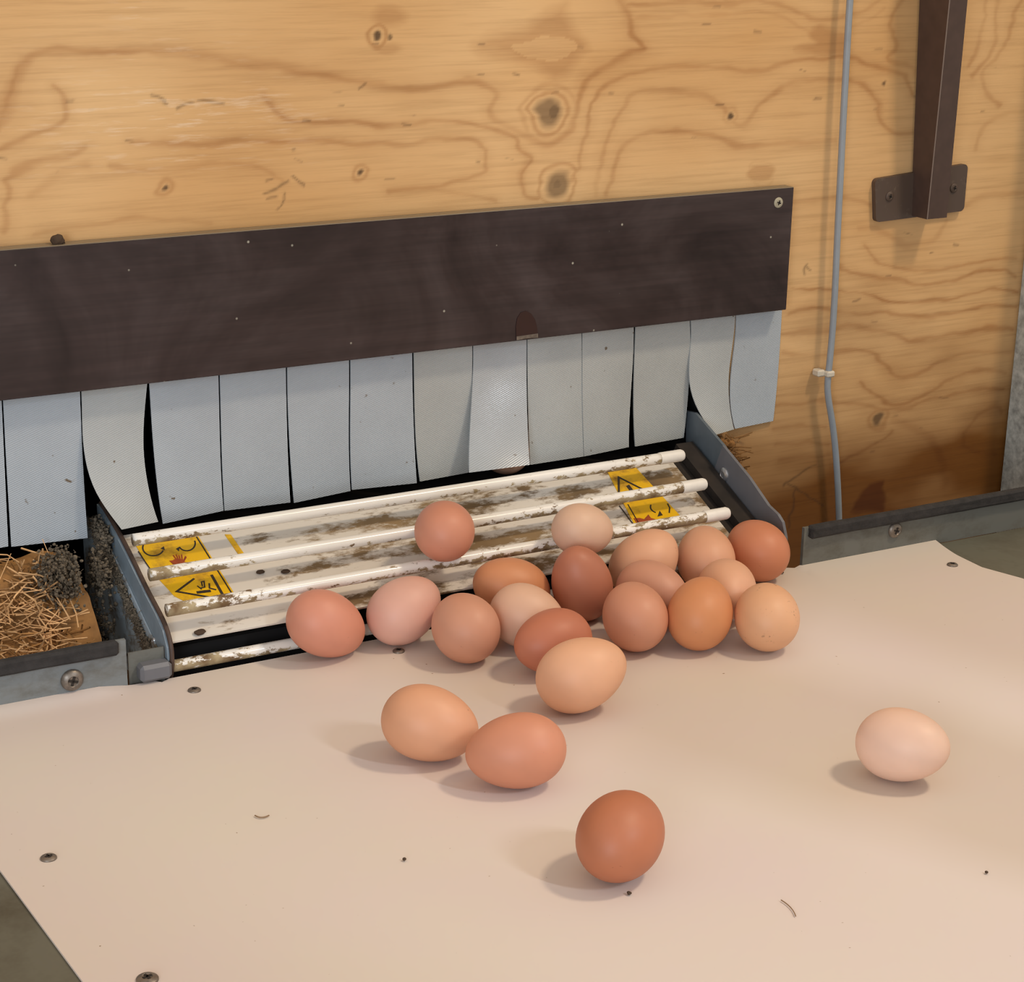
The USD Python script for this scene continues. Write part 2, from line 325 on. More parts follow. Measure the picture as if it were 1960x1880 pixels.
grain([(1135, 368), (1145, 325), (1160, 285), (1172, 235), (1190, 205), (1215, 180), (1245, 172), (1285, 175), (1330, 180), (1372, 192), (1392, 212)], 8, .5)
grain([(1408, 236), (1428, 238), (1440, 225), (1450, 208), (1470, 185), (1492, 168), (1530, 155), (1570, 151), (1620, 153), (1660, 165), (1674, 185), (1685, 215), (1705, 245), (1745, 256)], 8, .6)
grain([(1660, 165), (1676, 188), (1688, 220)], 14, .45)
grain([(1155, 368), (1170, 330), (1195, 285), (1220, 265), (1260, 253), (1310, 250), (1355, 256), (1378, 268), (1410, 280), (1450, 280), (1500, 275), (1600, 270)], 9, .48)
grain([(0, 290), (45, 270), (90, 247), (115, 228), (121, 205), (113, 180), (104, 168)], 8, .5)
grain([(0, 445), (10, 412), (15, 380), (8, 345), (22, 332), (60, 315), (100, 305), (135, 298), (165, 287)], 8, .5)
grain([(250, 270), (350, 275), (420, 275), (480, 268), (545, 272), (600, 270), (690, 275), (750, 277), (830, 270), (890, 268), (925, 278), (937, 300), (930, 325), (900, 340), (860, 350), (800, 358), (740, 366)], 7, .55)
grain([(505, 200), (520, 212), (540, 228), (600, 236), (680, 238), (750, 240), (850, 235), (920, 240), (960, 250), (990, 270), (1000, 285), (1018, 300), (1005, 330), (1000, 355), (1032, 378)], 7, .6)
grain([(500, 190), (515, 205), (535, 225)], 11, .5)
grain([(1000, 285), (1012, 305), (1004, 330), (1000, 352)], 14, .4)
grain([(60, 372), (90, 345), (140, 322), (170, 318)], 14, .38)
grain([(215, 320), (280, 326), (330, 325), (400, 313), (480, 316), (545, 348)], 6, .35)
grain([(740, 366), (850, 362), (900, 372), (950, 385)], 6, .4)
grain([(60, 445), (150, 432), (260, 420), (400, 425)], 6, .3)
fill([(903, 86), (935, 72), (960, 65), (1010, 50), (1050, 22), (1085, 8), (1098, 50), (1126, 92), (1110, 110), (1082, 148), (1062, 158), (1030, 130), (980, 110), (920, 100)], .42, 0, 14)
k_in = Polygon(wall2([(985, 90), (1040, 72), (1085, 78), (1100, 95), (1065, 112), (1020, 104)]))
import shapely
kk = shapely.contains_xy(k_in.buffer(.002), XZ[:, 0], XZ[:, 1]); gr[kk, 0] *= .35
for y0, s in ((8, .45), (30, .25)): grain([(1200, y0 + 4), (1340, y0 - 2), (1420, y0 - 4), (1490, y0), (1525, y0 + 18), (1560, y0 + 30), (1620, y0 + 25), (1665, y0 + 5), (1690, y0 - 15)], 6, s)
fill([(1518, 98), (1560, 82), (1548, 60), (1572, 46), (1604, 60), (1622, 68), (1622, 108), (1560, 105)], .5, 0, 8)
for q in ([(1885, -10), (1884, 40), (1872, 85), (1856, 125)], [(1907, -10), (1906, 60), (1890, 110), (1862, 150)], [(1955, -5), (1932, 60), (1905, 110), (1882, 150), (1890, 175), (1915, 200)], [(1962, 215), (1920, 222), (1882, 242), (1866, 285)]): grain(q, 9, .45)
grain([(1730, -8), (1710, 20), (1708, 60), (1712, 92), (1700, 106), (1722, 122), (1746, 142)], 9, .5)
grain([(1500, 384), (1560, 382), (1620, 380), (1650, 385), (1668, 400)], 7, .45)
grain([(1640, 440), (1690, 448), (1740, 470), (1790, 452), (1812, 425)], 9, .35)
grain([(1848, 392), (1880, 375), (1920, 370), (1962, 366)], 9, .4)
for q, w, s in (
    ([(1655, 470), (1691, 505), (1732, 514), (1786, 514), (1854, 505), (1946, 494)], 5, .6),
    ([(1605, 508), (1650, 526), (1718, 536), (1769, 545), (1820, 536), (1946, 526)], 7, .68),
    ([(1512, 553), (1565, 555), (1616, 560), (1684, 572), (1752, 579), (1820, 570), (1943, 558)], 5, .66),
    ([(1510, 599), (1616, 599), (1650, 600), (1684, 596), (1718, 603), (1769, 606), (1943, 589)], 6, .62),
    ([(1497, 635), (1582, 631), (1667, 628), (1718, 643), (1769, 650), (1820, 642), (1936, 630)], 8, .6),
    ([(1497, 676), (1582, 677), (1657, 672), (1684, 684), (1716, 722), (1735, 722), (1786, 698), (1854, 677), (1932, 674)], 8, .5),
    ([(1645, 732), (1684, 763), (1718, 776), (1786, 745), (1837, 718), (1922, 713)], 7, .6),
    ([(1482, 780), (1562, 769), (1643, 774), (1739, 780), (1786, 763), (1854, 747), (1919, 742)], 6, .62),
    ([(1715, 803), (1752, 820), (1786, 848), (1803, 888), (1808, 930)], 16, .5),
    ([(1705, 824), (1684, 844), (1633, 871), (1600, 890)], 6, .5),
    ([(1916, 786), (1854, 820), (1847, 848), (1871, 865), (1908, 872)], 9, .45),
    ([(1482, 820), (1540, 812), (1580, 818)], 6, .5), ([(1482, 850), (1545, 845), (1590, 852)], 5, .45), ([(1490, 880), (1540, 872), (1600, 868)], 5, .4)):
    grain(q, w, s)
fill([(1628, 978), (1645, 945), (1660, 928), (1692, 918), (1690, 960), (1690, 980)], .9, 0, 5)
blob(1684, 800, 11, 14, .72); ring(1684, 800, 22, 7, .4)
blob(1050, 218, 27, 27, .62, edge=.25); ring(1050, 218, 40, 5, .5); ring(1050, 218, 55, 6, .3)
blob(1060, 214, 14, 20, .75); blob(1067, 354, 24, 24, .62, edge=.25); ring(1067, 354, 38, 4, .45); blob(1066, 352, 12, 12, .7)
blob(722, 69, 7, 7, .85); ring(722, 69, 18, 4, .55); blob(748, 73, 4, 4, .7); blob(742, 33, 34, 18, .35, 0); blob(745, 92, 24, 10, .28, 0)
blob(688, 332, 5, 5, .85); ring(688, 332, 13, 4, .4); blob(318, 361, 6, 5, .85); ring(318, 361, 13, 5, .4)
blob(1401, 222, 8, 9, .85); ring(1401, 222, 17, 5, .25)
blob(1458, 334, 34, 19, .42, 0, .15); ring(1458, 334, 30, 3, .15)
blob(1690, 160, 4, 5, .7); blob(1800, 405 - 4, 3, 3, .5)
for q in ([(505, 370), (530, 362), (556, 350)], [(535, 398), (540, 384), (546, 368)], [(512, 380), (528, 374)], [(560, 340), (575, 350), (588, 354)], [(290, 184), (320, 195)], [(335, 205), (375, 195)], [(685, 168), (700, 156)], [(385, 192), (432, 196)]): grain(q, 2.4, .55, 1, False)
for q in ([(1507, 922), (1540, 946), (1572, 970)], [(1524, 940), (1512, 985), (1507, 1008)], [(1560, 890), (1520, 912), (1500, 930)], [(1547, 505), (1555, 515)], [(1540, 522), (1549, 504)]): grain(q, 3, .55, 1, False)
rs = np.random.default_rng(3)
for _ in range(90):
    x, y = rs.uniform(0, 1900), rs.uniform(0, 900)
    if y > 350 and x < 1500: continue
    grain([(x, y), (x + rs.uniform(5, 16), y + rs.uniform(-2, 2))], rs.uniform(1.5, 3), rs.uniform(.2, .6), 1, False)
blob(330, 222, 190, 52, .62, 2, .8); blob(300, 100, 150, 30, .25, 2, .9); blob(260, 300, 250, 30, .35, 2, .9); blob(260, 22, 30, 20, .4, 2, .9)
gr = np.clip(gr, 0, 1)
st = (TZ + .165 - W0[:, 2]) / .19 + (meshkit.fbm(np.c_[W0[:, 0] * 9, W0[:, 2] * 22, np.zeros(len(W0))], 4, 21) - .5) * .9
stain = np.clip(st, 0, 1) * (W0[:, 0] > .3)
nx, nz = len(gx), len(gz)
I, J = np.meshgrid(np.arange(nx - 1), np.arange(nz - 1), indexing='ij')
cx, cz = (gx[I] + gx[I + 1]) / 2, (gz[J] + gz[J + 1]) / 2
keep = ~((cx > HX0) & (cx < HX1) & (cz > HZ0) & (cz < HZ1))
I, J = I[keep], J[keep]
quads = np.stack([I * nz + J, (I + 1) * nz + J, (I + 1) * nz + J + 1, I * nz + J + 1], -1)
wm = usdkit.mesh(stage, '/World/wall_back', trimesh.Trimesh(W0, np.vstack([quads[:, [0, 1, 2]], quads[:, [0, 2, 3]]]), process=False), M['plywood'])
UsdGeom.PrimvarsAPI(wm).CreatePrimvar('grain', Sdf.ValueTypeNames.Color3fArray, 'vertex').Set(Vt.Vec3fArray.FromNumpy(gr.astype(np.float32)))
UsdGeom.PrimvarsAPI(wm).CreatePrimvar('stain', Sdf.ValueTypeNames.FloatArray, 'vertex').Set(Vt.FloatArray.FromNumpy(stain.astype(np.float32)))
tag(wm, 'knotty plywood back wall with a wavy grain', 'wall', kind='structure')
solo('floor', box(-.9, 1.6, -1.6, 1.30, -.02, 0), M['floor'], 'plain grey floor under the table', 'floor', False, kind='structure')
c = ony(1955, 490, WALL); pil = bevel_box(.16, .05, 1.9, .003); pil.apply_translation([c[0] + .08, WALL - .0255, .95])
pm = solo('trim_1', pil, M['concrete'], 'speckled grey corner post at the right end of the plywood', 'corner post', kind='structure')
solo('wall_right', box(1.165, 1.75, -.06, 0.0, 0, 2.6), M['concrete'], 'end of the partition wall to the right of the table', 'wall', False, kind='structure')
solo('trim_3', box(1.005, 1.092, -.05, 0.0, 0, 2.6), M['concrete'], 'square post between the openings right of the table', 'post', False, kind='structure')
solo('trim_4', box(.965, 1.085, -.58, -.50, 0, 2.6), M['concrete'], 'square post of the doorway behind the viewer', 'door post', False, kind='structure')
solo('trim_5', box(.70, 1.75, -.05, 0.0, TZ + .95, TZ + 1.10), M['concrete'], 'lintel over the openings right of the table', 'lintel', False, kind='structure')
# the hatch behind the curtain: a dark tunnel with the end of the egg belt in it
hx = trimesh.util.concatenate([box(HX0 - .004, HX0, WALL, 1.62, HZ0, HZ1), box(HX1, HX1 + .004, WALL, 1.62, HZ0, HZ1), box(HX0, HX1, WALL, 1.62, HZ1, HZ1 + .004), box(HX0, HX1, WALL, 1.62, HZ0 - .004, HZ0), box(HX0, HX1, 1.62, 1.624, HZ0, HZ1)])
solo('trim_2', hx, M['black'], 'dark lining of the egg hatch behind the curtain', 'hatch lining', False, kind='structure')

# ------------------------------------------------------------------ table, sheet, rails
L0, L1 = onz(0, 1357), onz(240, 1312)
R0, R1 = onz(1535, 1087), onz(1790, 1038)
def rear(x): return np.interp(x, [.2, L0[0], L1[0], .371, .46, .6, .85, R0[0], R1[0], 1.05], [L0[1] + .001, L0[1], L1[1], 1.0985, 1.0985, 1.0965, 1.0865, R0[1], R1[1], R1[1] - .001])
tt = thing('packing_table', 'dark grey table carrying the white sheet, its top bare at the two lower corners', 'table')
top = Polygon([(-.10, .34), (1.42, .34), (1.42, 1.076), (1.0, 1.079), (.85, 1.084), (.46, 1.096), (.2, 1.098), (-.10, 1.10)])
tm = trimesh.creation.extrude_polygon(top, .030); tm.apply_translation([0, 0, TZ - .0318])
part(tt, 'tabletop', tm, M['table'], False)
for x, y in ((-.05, .40), (1.36, .40), (-.05, 1.03), (1.36, 1.02)):
    lg = bevel_box(.05, .05, TZ - .0318, .004); lg.apply_translation([x, y, (TZ - .0318) / 2]); part(tt, 'leg', lg, M['table'])
for y in (.40, 1.02):
    part(tt, 'apron', box(-.05, 1.36, y - .012, y + .012, TZ - .09, TZ - .0318), M['table'], False)

# the sheet: a grid between its left and right edges, a little wavy, lifting along its back edge
EL0, EL1 = onz(0, 1665), onz(160, 1880)
def left_edge(y): return EL1[0] + (y - EL1[1]) * (EL0[0] - EL1[0]) / (EL0[1] - EL1[1])
re_pts = np.array([onz(1795, 1040)[:2], onz(1830, 1061)[:2], onz(1880, 1085)[:2], onz(1960, 1107)[:2]])
def right_edge(y): return np.interp(y, re_pts[::-1, 1], re_pts[::-1, 0])
nu, nv = 260, 150
us, vs = np.linspace(0, 1, nu), np.linspace(0, 1, nv) ** .8
top_v = np.zeros((nu, nv, 3))
for i, u in enumerate(us):
    for j, v in enumerate(vs):
        xr = left_edge(1.0) + u * (right_edge(1.07) - left_edge(1.0)); yb = rear(xr)
        yb -= .0042 * math.exp(-((xr - .3695) / .0022) ** 2)          # the notch cut at the foot of the chute
        y = .36 + (yb - .36) * v
        x = left_edge(y) + u * (right_edge(y) - left_edge(y))
        z = TZ + .0004 * math.sin(x * 23 + y * 9) * math.sin(y * 17)*.6 - .0003
        d = yb - y
        if x < .345: z += .0028 * math.exp(-(d / .010) ** 2) * min(1, (.345 - x) / .02)
        if x > .86: z += .0022 * math.exp(-d / .012)
        top_v[i, j] = (x, y, z)
n = nu * nv
bot = top_v.copy(); bot[..., 2] -= .0012
VV = np.vstack([top_v.reshape(-1, 3), bot.reshape(-1, 3)])
I, J = np.meshgrid(np.arange(nu - 1), np.arange(nv - 1), indexing='ij'); I, J = I.ravel(), J.ravel()
Q = np.stack([I * nv + J, (I + 1) * nv + J, (I + 1) * nv + J + 1, I * nv + J + 1], 1)
border = [i * nv for i in range(nu)] + [(nu - 1) * nv + j for j in range(1, nv)] + [i * nv + nv - 1 for i in range(nu - 2, -1, -1)] + [j for j in range(nv - 2, 0, -1)]
Bq = np.array([[b + n, border[(k + 1) % len(border)] + n, border[(k + 1) % len(border)], b] for k, b in enumerate(border)])
FQ = np.vstack([Q, Q[:, ::-1] + n, Bq])
sh = thing('table_sheet', 'large white plastic sheet screwed down over the table', 'table sheet')
part(sh, 'sheet', trimesh.Trimesh(VV, np.vstack([FQ[:, [0, 1, 2]], FQ[:, [0, 2, 3]]]), process=False), M['sheet'], 40)
for px, py, r in ((372, 1321, .0042), (763, 1246, .0040), (93, 1642, .0044), (282, 1874, .0054), (1823, 1081, .0042)):
    h, k = screw(onz(px, py, TZ + .0002), (0, 0, 1), r, .28)
    hp = part(sh, 'screw', h, M['screw']); part(str(hp.GetPath()), 'recess', k, M['recess'], False)

def rail(a, b, label, matp, foam_from, foam_to, sx, h=.0325):
    u = unit(b - a); n = V3(u[1], -u[0], 0); o = a.copy(); o[2] = TZ - .0015          # n faces the room
    n = -n if n[1] > 0 else n
    L = np.linalg.norm(b - a)
    t = thing('edge_rail', label, 'rail')
    prof = Polygon([(0, 0), (0, h), (-.003, h), (-.003, 0)])     # (out, up)
    pm = trimesh.creation.extrude_polygon(prof, L)
    part(t, 'angle', frame(pm, o, n, V3(0, 0, 1), u if np.cross(n, [0, 0, 1]) @ u > 0 else u), matp, False)
    fm = bevel_box((foam_to - foam_from) * L, .0075, .0098, .0018)
    nf = len(fm.vertices)
    fm = fm.subdivide().subdivide().subdivide().subdivide()
    fm.vertices += (np.array([meshkit.fbm(fm.vertices * 260 + k * 9, 2, k) for k in range(3)]).T - .5) * .0011
    part(t, 'foam_strip', frame(fm, o + u * L * (foam_from + foam_to) / 2 + n * .0008 + V3(0, 0, h - .0036), u, n, V3(0, 0, 1) ), M['foam'], 50)
    h_, k_ = screw(onplane(*sx, o + n * .0006, n), n, .0072 if sx[0] < 500 else .0062, .42)
    hp = part(t, 'screw', h_, M['screw']); part(str(hp.GetPath()), 'recess', k_, M['recess'], False)
rail(L0 - (L1 - L0) * 3.6, L1 + (L1 - L0) * .02, 'grey metal edge rail with black foam strip, left of the egg chute', M['rail'], .0, .985, (138, 1302))
rail(R0, R1 + (R1 - R0) * 1.35, 'grey metal edge rail with black foam strip, right of the eggs', M['rail_right'], .012, 1.0, (1713, 1015), .033)

# ------------------------------------------------------------------ the brown board and the strip curtain
BF = 1.2000
bt = thing('hatch_board', 'long dark brown film-faced board screwed across the plywood above the grey curtain', 'board')
b_l, b_r = ony(-60, 483, BF), ony(1520, 358, BF)
b_b = ony(1510, 590, BF)
bx0, bx1, bz0, bz1 = b_l[0] - .34, b_r[0], TZ + .1672, TZ + .2645
bm = bevel_box(bx1 - bx0, .0118, bz1 - bz0, .0005); bm.apply_translation([(bx0 + bx1) / 2, BF + .0059, (bz0 + bz1) / 2])
part(bt, 'panel', bm, M['board'], 20)
h_, k_ = screw(ony(1490, 388, BF - .0002), (0, -1, 0), .0042, .25)
hp = part(bt, 'screw', h_, M['screw_pale']); part(str(hp.GetPath()), 'recess', k_, M['recess'], False)
arch = [(988, 651), (987, 625), (990, 608), (997, 598), (1006, 595), (1016, 600), (1024, 612), (1028, 630), (1029, 646)]
part(bt, 'dark_patch', slab([ony(x, y, BF - .0001) for x, y in arch], (0, -.0004, 0)), plain('patch', lin(48, 24, 20), .4), False, label='dark red-brown arched patch')
part(bt, 'clip_edge', slab([ony(x, y, BF - .0002) for x, y in ((988, 644), (1029, 638), (1029, 646), (1010, 647), (988, 651))], (0, -.0008, 0)), M['screw'], False, label='thin metallic edge of the arched patch')
dirt_b = trimesh.creation.icosphere(3, .0045); dirt_b.vertices *= V3(1, .8, .9); dirt_b.vertices *= (.7 + .6 * meshkit.fbm(dirt_b.vertices * 500, 3, 2))[:, None]
dp = ony(110, 449, BF + .005); dirt_b.apply_translation([dp[0], dp[1], bz1 + .0022])
solo('dirt_lump', dirt_b, M['crumb'], 'small black dirt lump on the top edge of the brown board', 'dirt')

YC = 1.2128
ct = thing('strip_curtain', 'grey plastic strip curtain hanging below the brown board over the hatch', 'strip curtain')
def strip(left, right, matn, off=(0, 0), curl=0.0, pw=2.0, belly=0.0):
    """left, right: the strip's edges from top to bottom as (pixel x, pixel y); off: how far its bottom corners stand out from the wall"""
    nv_, nu_ = 18, 8
    li, ri = spline(left, nv_) if len(left) > 2 else np.linspace(left[0], left[1], nv_), spline(right, nv_) if len(right) > 2 else np.linspace(right[0], right[1], nv_)
    G = np.zeros((nu_, nv_, 3))
    for i in range(nu_):
        s = i / (nu_ - 1)
        for j in range(nv_):
            v = j / (nv_ - 1)
            o = ((1 - s) * off[0] + s * off[1]) * v ** pw + belly * math.sin(s * math.pi) * v + curl * math.sin(v * 3.0 + s)
            p = (1 - s) * li[j] + s * ri[j]
            G[i, j] = ony(p[0], p[1], YC - o)
    # extend up behind the board
    up = G[:, 0] + V3(0, 0, .012)
    G = np.concatenate([up[:, None], G], 1); nvv = nv_ + 1
    Bk = G + V3(0, .0011, 0)
    VV = np.vstack([G.reshape(-1, 3), Bk.reshape(-1, 3)]); n = nu_ * nvv
    I, J = np.meshgrid(np.arange(nu_ - 1), np.arange(nvv - 1), indexing='ij'); I, J = I.ravel(), J.ravel()
    Q = np.stack([I * nvv + J, I * nvv + J + 1, (I + 1) * nvv + J + 1, (I + 1) * nvv + J], 1)
    bd = [i * nvv for i in range(nu_)] + [(nu_ - 1) * nvv + j for j in range(1, nvv)] + [i * nvv + nvv - 1 for i in range(nu_ - 2, -1, -1)] + [j for j in range(nvv - 2, 0, -1)]
    Bq = np.array([[b, bd[(k + 1) % len(bd)], bd[(k + 1) % len(bd)] + n, b + n] for k, b in enumerate(bd)])
    FQ = np.vstack([Q, Q[:, ::-1] + n, Bq])
    part(ct, 'strip', trimesh.Trimesh(VV, np.vstack([FQ[:, [0, 1, 2]], FQ[:, [0, 2, 3]]]), process=False), M[matn], 35)
strip([(-480, 828), (-468, 1136)], [(-313, 806), (-303, 1105)], 'pvc', (.002, .001))
strip([(-310, 806), (-300, 1105)], [(-153, 786), (-143, 1075)], 'pvc', (.001, .002))
strip([(-150, 786), (-140, 1075)], [(3, 765), (16, 1046)], 'pvc', (.001, .001))
strip([(6, 764), (12, 880), (22, 1047)], [(153, 746), (158, 870), (168, 1030)], 'pvc', (.001, .003))
strip([(156, 746), (160, 850), (166, 890), (182, 938), (206, 978), (233, 1014)], [(282, 732), (276, 800), (275, 860), (281, 915), (292, 965), (303, 999)], 'pvc_stained', (.026, .010), pw=2.2)
strip([(286, 732), (290, 800), (298, 900), (312, 1003)], [(418, 716), (420, 800), (423, 900), (428, 978)], 'pvc', (.002, .001))
strip([(421, 716), (423, 800), (426, 900), (430, 978)], [(547, 701), (549, 800), (552, 890), (556, 962)], 'pvc', (.0005, .002), curl=.0006)
strip([(550, 700), (552, 800), (557, 890), (563, 963)], [(668, 686), (668, 780), (668, 860), (671, 940)], 'pvc', (.002, .0005))
strip([(671, 686), (671, 780), (671, 860), (674, 938)], [(789, 671), (790, 750), (793, 840), (798, 925)], 'pvc', (.001, .003), curl=.0008)
strip([(792, 671), (793, 740), (796, 840), (804, 922)], [(904, 658), (903, 740), (899, 830), (896, 905)], 'pvc_dull', (.001, .000))
strip([(906, 658), (905, 730), (900, 820), (898, 905)], [(1008, 645), (1008, 730), (1010, 820), (1014, 890)], 'pvc_gloss', (.019, .020), pw=2.2, belly=.001)
strip([(1010, 645), (1010, 730), (1012, 820), (1015, 890)], [(1113, 634), (1114, 720), (1115, 800), (1117, 874)], 'pvc_dull', (.002, .0))
strip([(1115, 634), (1115, 720), (1116, 800), (1118, 874)], [(1213, 621), (1211, 700), (1206, 780), (1204, 856)], 'pvc_dull', (.0, .003), curl=.0008)
strip([(1217, 621), (1214, 700), (1213, 780), (1216, 855)], [(1320, 609), (1321, 680), (1316, 770), (1309, 838)], 'pvc_dull', (.003, .001))
strip([(1322, 609), (1320, 690), (1321, 735), (1330, 770), (1345, 800), (1365, 834)], [(1407, 598), (1402, 660), (1395, 720), (1396, 770), (1405, 822)], 'pvc_stained', (.016, .006), pw=2.0)
strip([(1409, 598), (1406, 660), (1399, 720), (1398, 770), (1407, 821)], [(1497, 588), (1493, 660), (1487, 740), (1480, 806)], 'pvc', (.003, .001))

# ------------------------------------------------------------------ the egg chute: cheeks, tray, rods
XL, XR = .371, .8435
ch = thing('egg_chute', 'grey sided egg chute with dirty white rollers sloping down from the hatch to the table', 'egg chute')
def on_cheek(pts, x): return [onx(a, b, x) for a, b in pts]
TN = unit((0, -.395, .919)); TP0 = V3(0, 1.1095, TZ + .0429) - TN * .0165           # the tray's plane, below the rods
# left cheek
lc_top = [(185, 965), (207, 1000), (225, 1032), (250, 1082), (275, 1134), (297, 1176), (311, 1208), (319, 1240), (321, 1266), (318, 1300)]
P = on_cheek(lc_top, XL)
low = [V3(XL, 1.104, TZ - .001), V3(XL, 1.14, TZ + .002), V3(XL, 1.235, TZ + .03)]
cm = slab(P + low, (.0032, 0, 0))
part(ch, 'cheek', cm, M['steel_left'], False, label='blue-grey left cheek plate')
rimline = spline(np.array(P), 60)
part(ch, 'cheek_rim', tube(rimline + V3(.0028, -.0004, .0006), .0016, 10), M['rim'], 40, label='brown worn rim of the left cheek')
for px, py in ((227, 1086), (295, 1226)):
    h_, k_ = screw(onx(px, py, XL - .0002), (-1, 0, 0), .0022, .6); part(ch, 'rivet', h_, M['rivet'])
# the plate goes on downwards, dirtier, a little behind the bright band along its top
lp = [onx(q[0], q[1], XL - .0012) for q in ((180, 1000), (198, 1028), (216, 1062), (240, 1112), (266, 1168), (288, 1215), (306, 1255), (316, 1296))]
lp += [V3(XL - .0012, 1.1030, TZ - .001), V3(XL - .0012, 1.16, TZ - .028), V3(XL - .0012, 1.27, TZ - .018), V3(XL - .0012, 1.27, TZ + .060)]
part(ch, 'cheek_lower_plate', slab(lp, (.0010, 0, 0)), M['steel_dirty'], False, label='dirty lower part of the left cheek plate')
part(ch, 'front_plate', box(.3462, XL - .0012, 1.1036, 1.1046, TZ - .024, TZ + .020), M['rail_right'], False, label='dirty upright plate between the left rail and the cheek')
toe = bevel_box(.021, .012, .0115, .0022); toe.apply_translation([XL - .0092, 1.1005, TZ + .0066]); 
toe_l = onz(271, 1313)[0]; part(ch, 'foot', toe, M['steel_right'], 30, label='small grey rounded foot of the left cheek')
# right cheek: two lapped plates, the front one riveted
rc_rear = [(1312, 786), (1330, 790), (1384, 853), (1390, 862), (1366, 914), (1313, 847)]
rc_front = [(1383, 853), (1433, 914), (1470, 968), (1488, 985), (1497, 1000), (1503, 1030), (1503, 1062), (1470, 1062), (1421, 992), (1362, 912)]
part(ch, 'cheek', slab(on_cheek(rc_rear, XR + .002), (.0024, 0, 0)), M['steel_blue'], False, label='rear plate of the right cheek')
part(ch, 'cheek', slab(on_cheek(rc_front, XR), (.0024, 0, 0)), M['steel_right'], False, label='front plate of the right cheek')
h_, k_ = screw(onx(1386, 908, XR - .0002), (-1, 0, 0), .0056, .35); part(ch, 'rivet', h_, M['rivet'], label='round bright rivet on the right cheek')
# dark frame below the right ends of the rods
def tray_pt(x, y, d=0.0):
    z = TP0[2] - (TN[1] * (y - TP0[1])) / TN[2]; return V3(x, y, z) + TN * d
part(ch, 'side_channel', slab([tray_pt(.800, 1.203, -.004), tray_pt(.842, 1.203, -.004), tray_pt(.842, 1.103, -.004), tray_pt(.800, 1.103, -.004)], -TN * .004), M['dark'], False, label='dark channel below the rod ends')
part(ch, 'side_channel', slab([tray_pt(.826, 1.203, .004), tray_pt(.8415, 1.203, .004), tray_pt(.8415, 1.106, .004), tray_pt(.826, 1.106, .004)], -TN * .007), M['dark'], False, label='dark inner bar along the right cheek')
part(ch, 'front_bar', box(XL + .004, .842, 1.118, 1.124, TZ - .03, TZ + .012), M['black'], False, label='black bar under the front edge of the tray')
part(ch, 'belt', box(.378, HX1 - .02, 1.208, 1.60, TZ + .045, TZ + .0530), M['dark'], False, label='dark end of the egg belt inside the hatch')
# tray with a dirt field
tx, ty = np.linspace(XL + .0036, .815, 150), np.linspace(1.1035, 1.200, 50)
D = np.zeros((len(tx), len(ty))); T = np.zeros((len(tx), len(ty), 3))
RODY = (1.171, 1.1398, 1.1085)
for i, x in enumerate(tx):
    for j, y in enumerate(ty):
        T[i, j] = tray_pt(x, y)
        e = -.01 + .07 * math.exp(-((x - .815) / .05) ** 2)
        for ry in RODY: e += .10 * math.exp(-((y - ry - .004) / .006) ** 2)
        e += .05 * math.exp(-((x - .60) / .11) ** 2) - .10 * math.exp(-((x - .44) / .05) ** 2) + .02 * (y > 1.15)
        D[i, j] = e
n = T.shape[0] * T.shape[1]; nj = len(ty)
I, J = np.meshgrid(np.arange(len(tx) - 1), np.arange(nj - 1), indexing='ij'); I, J = I.ravel(), J.ravel()
Q = np.stack([I * nj + J, (I + 1) * nj + J, (I + 1) * nj + J + 1, I * nj + J + 1], 1)
Bt = T - TN * .0016
bd = [i * nj for i in range(len(tx))] + [(len(tx) - 1) * nj + j for j in range(1, nj)] + [i * nj + nj - 1 for i in range(len(tx) - 2, -1, -1)] + [j for j in range(nj - 2, 0, -1)]
Bq = np.array([[b + n, bd[(k + 1) % len(bd)] + n, bd[(k + 1) % len(bd)], b] for k, b in enumerate(bd)])
FQ = np.vstack([Q, Q[:, ::-1] + n, Bq])
def with_dirt(m, d): UsdGeom.PrimvarsAPI(m).CreatePrimvar('dirt', Sdf.ValueTypeNames.FloatArray, 'vertex').Set(Vt.FloatArray.FromNumpy(np.asarray(d, np.float32)))
tr = usdkit.mesh(stage, fresh(ch, 'tray'), trimesh.Trimesh(np.vstack([T.reshape(-1, 3), Bt.reshape(-1, 3)]), np.vstack([FQ[:, [0, 1, 2]], FQ[:, [0, 2, 3]]]), process=False), M['tray'])
with_dirt(tr, np.r_[D.ravel(), D.ravel()]); tag(tr, 'white tray below the rods, smeared with brown dirt')
TRAY = str(tr.GetPath())
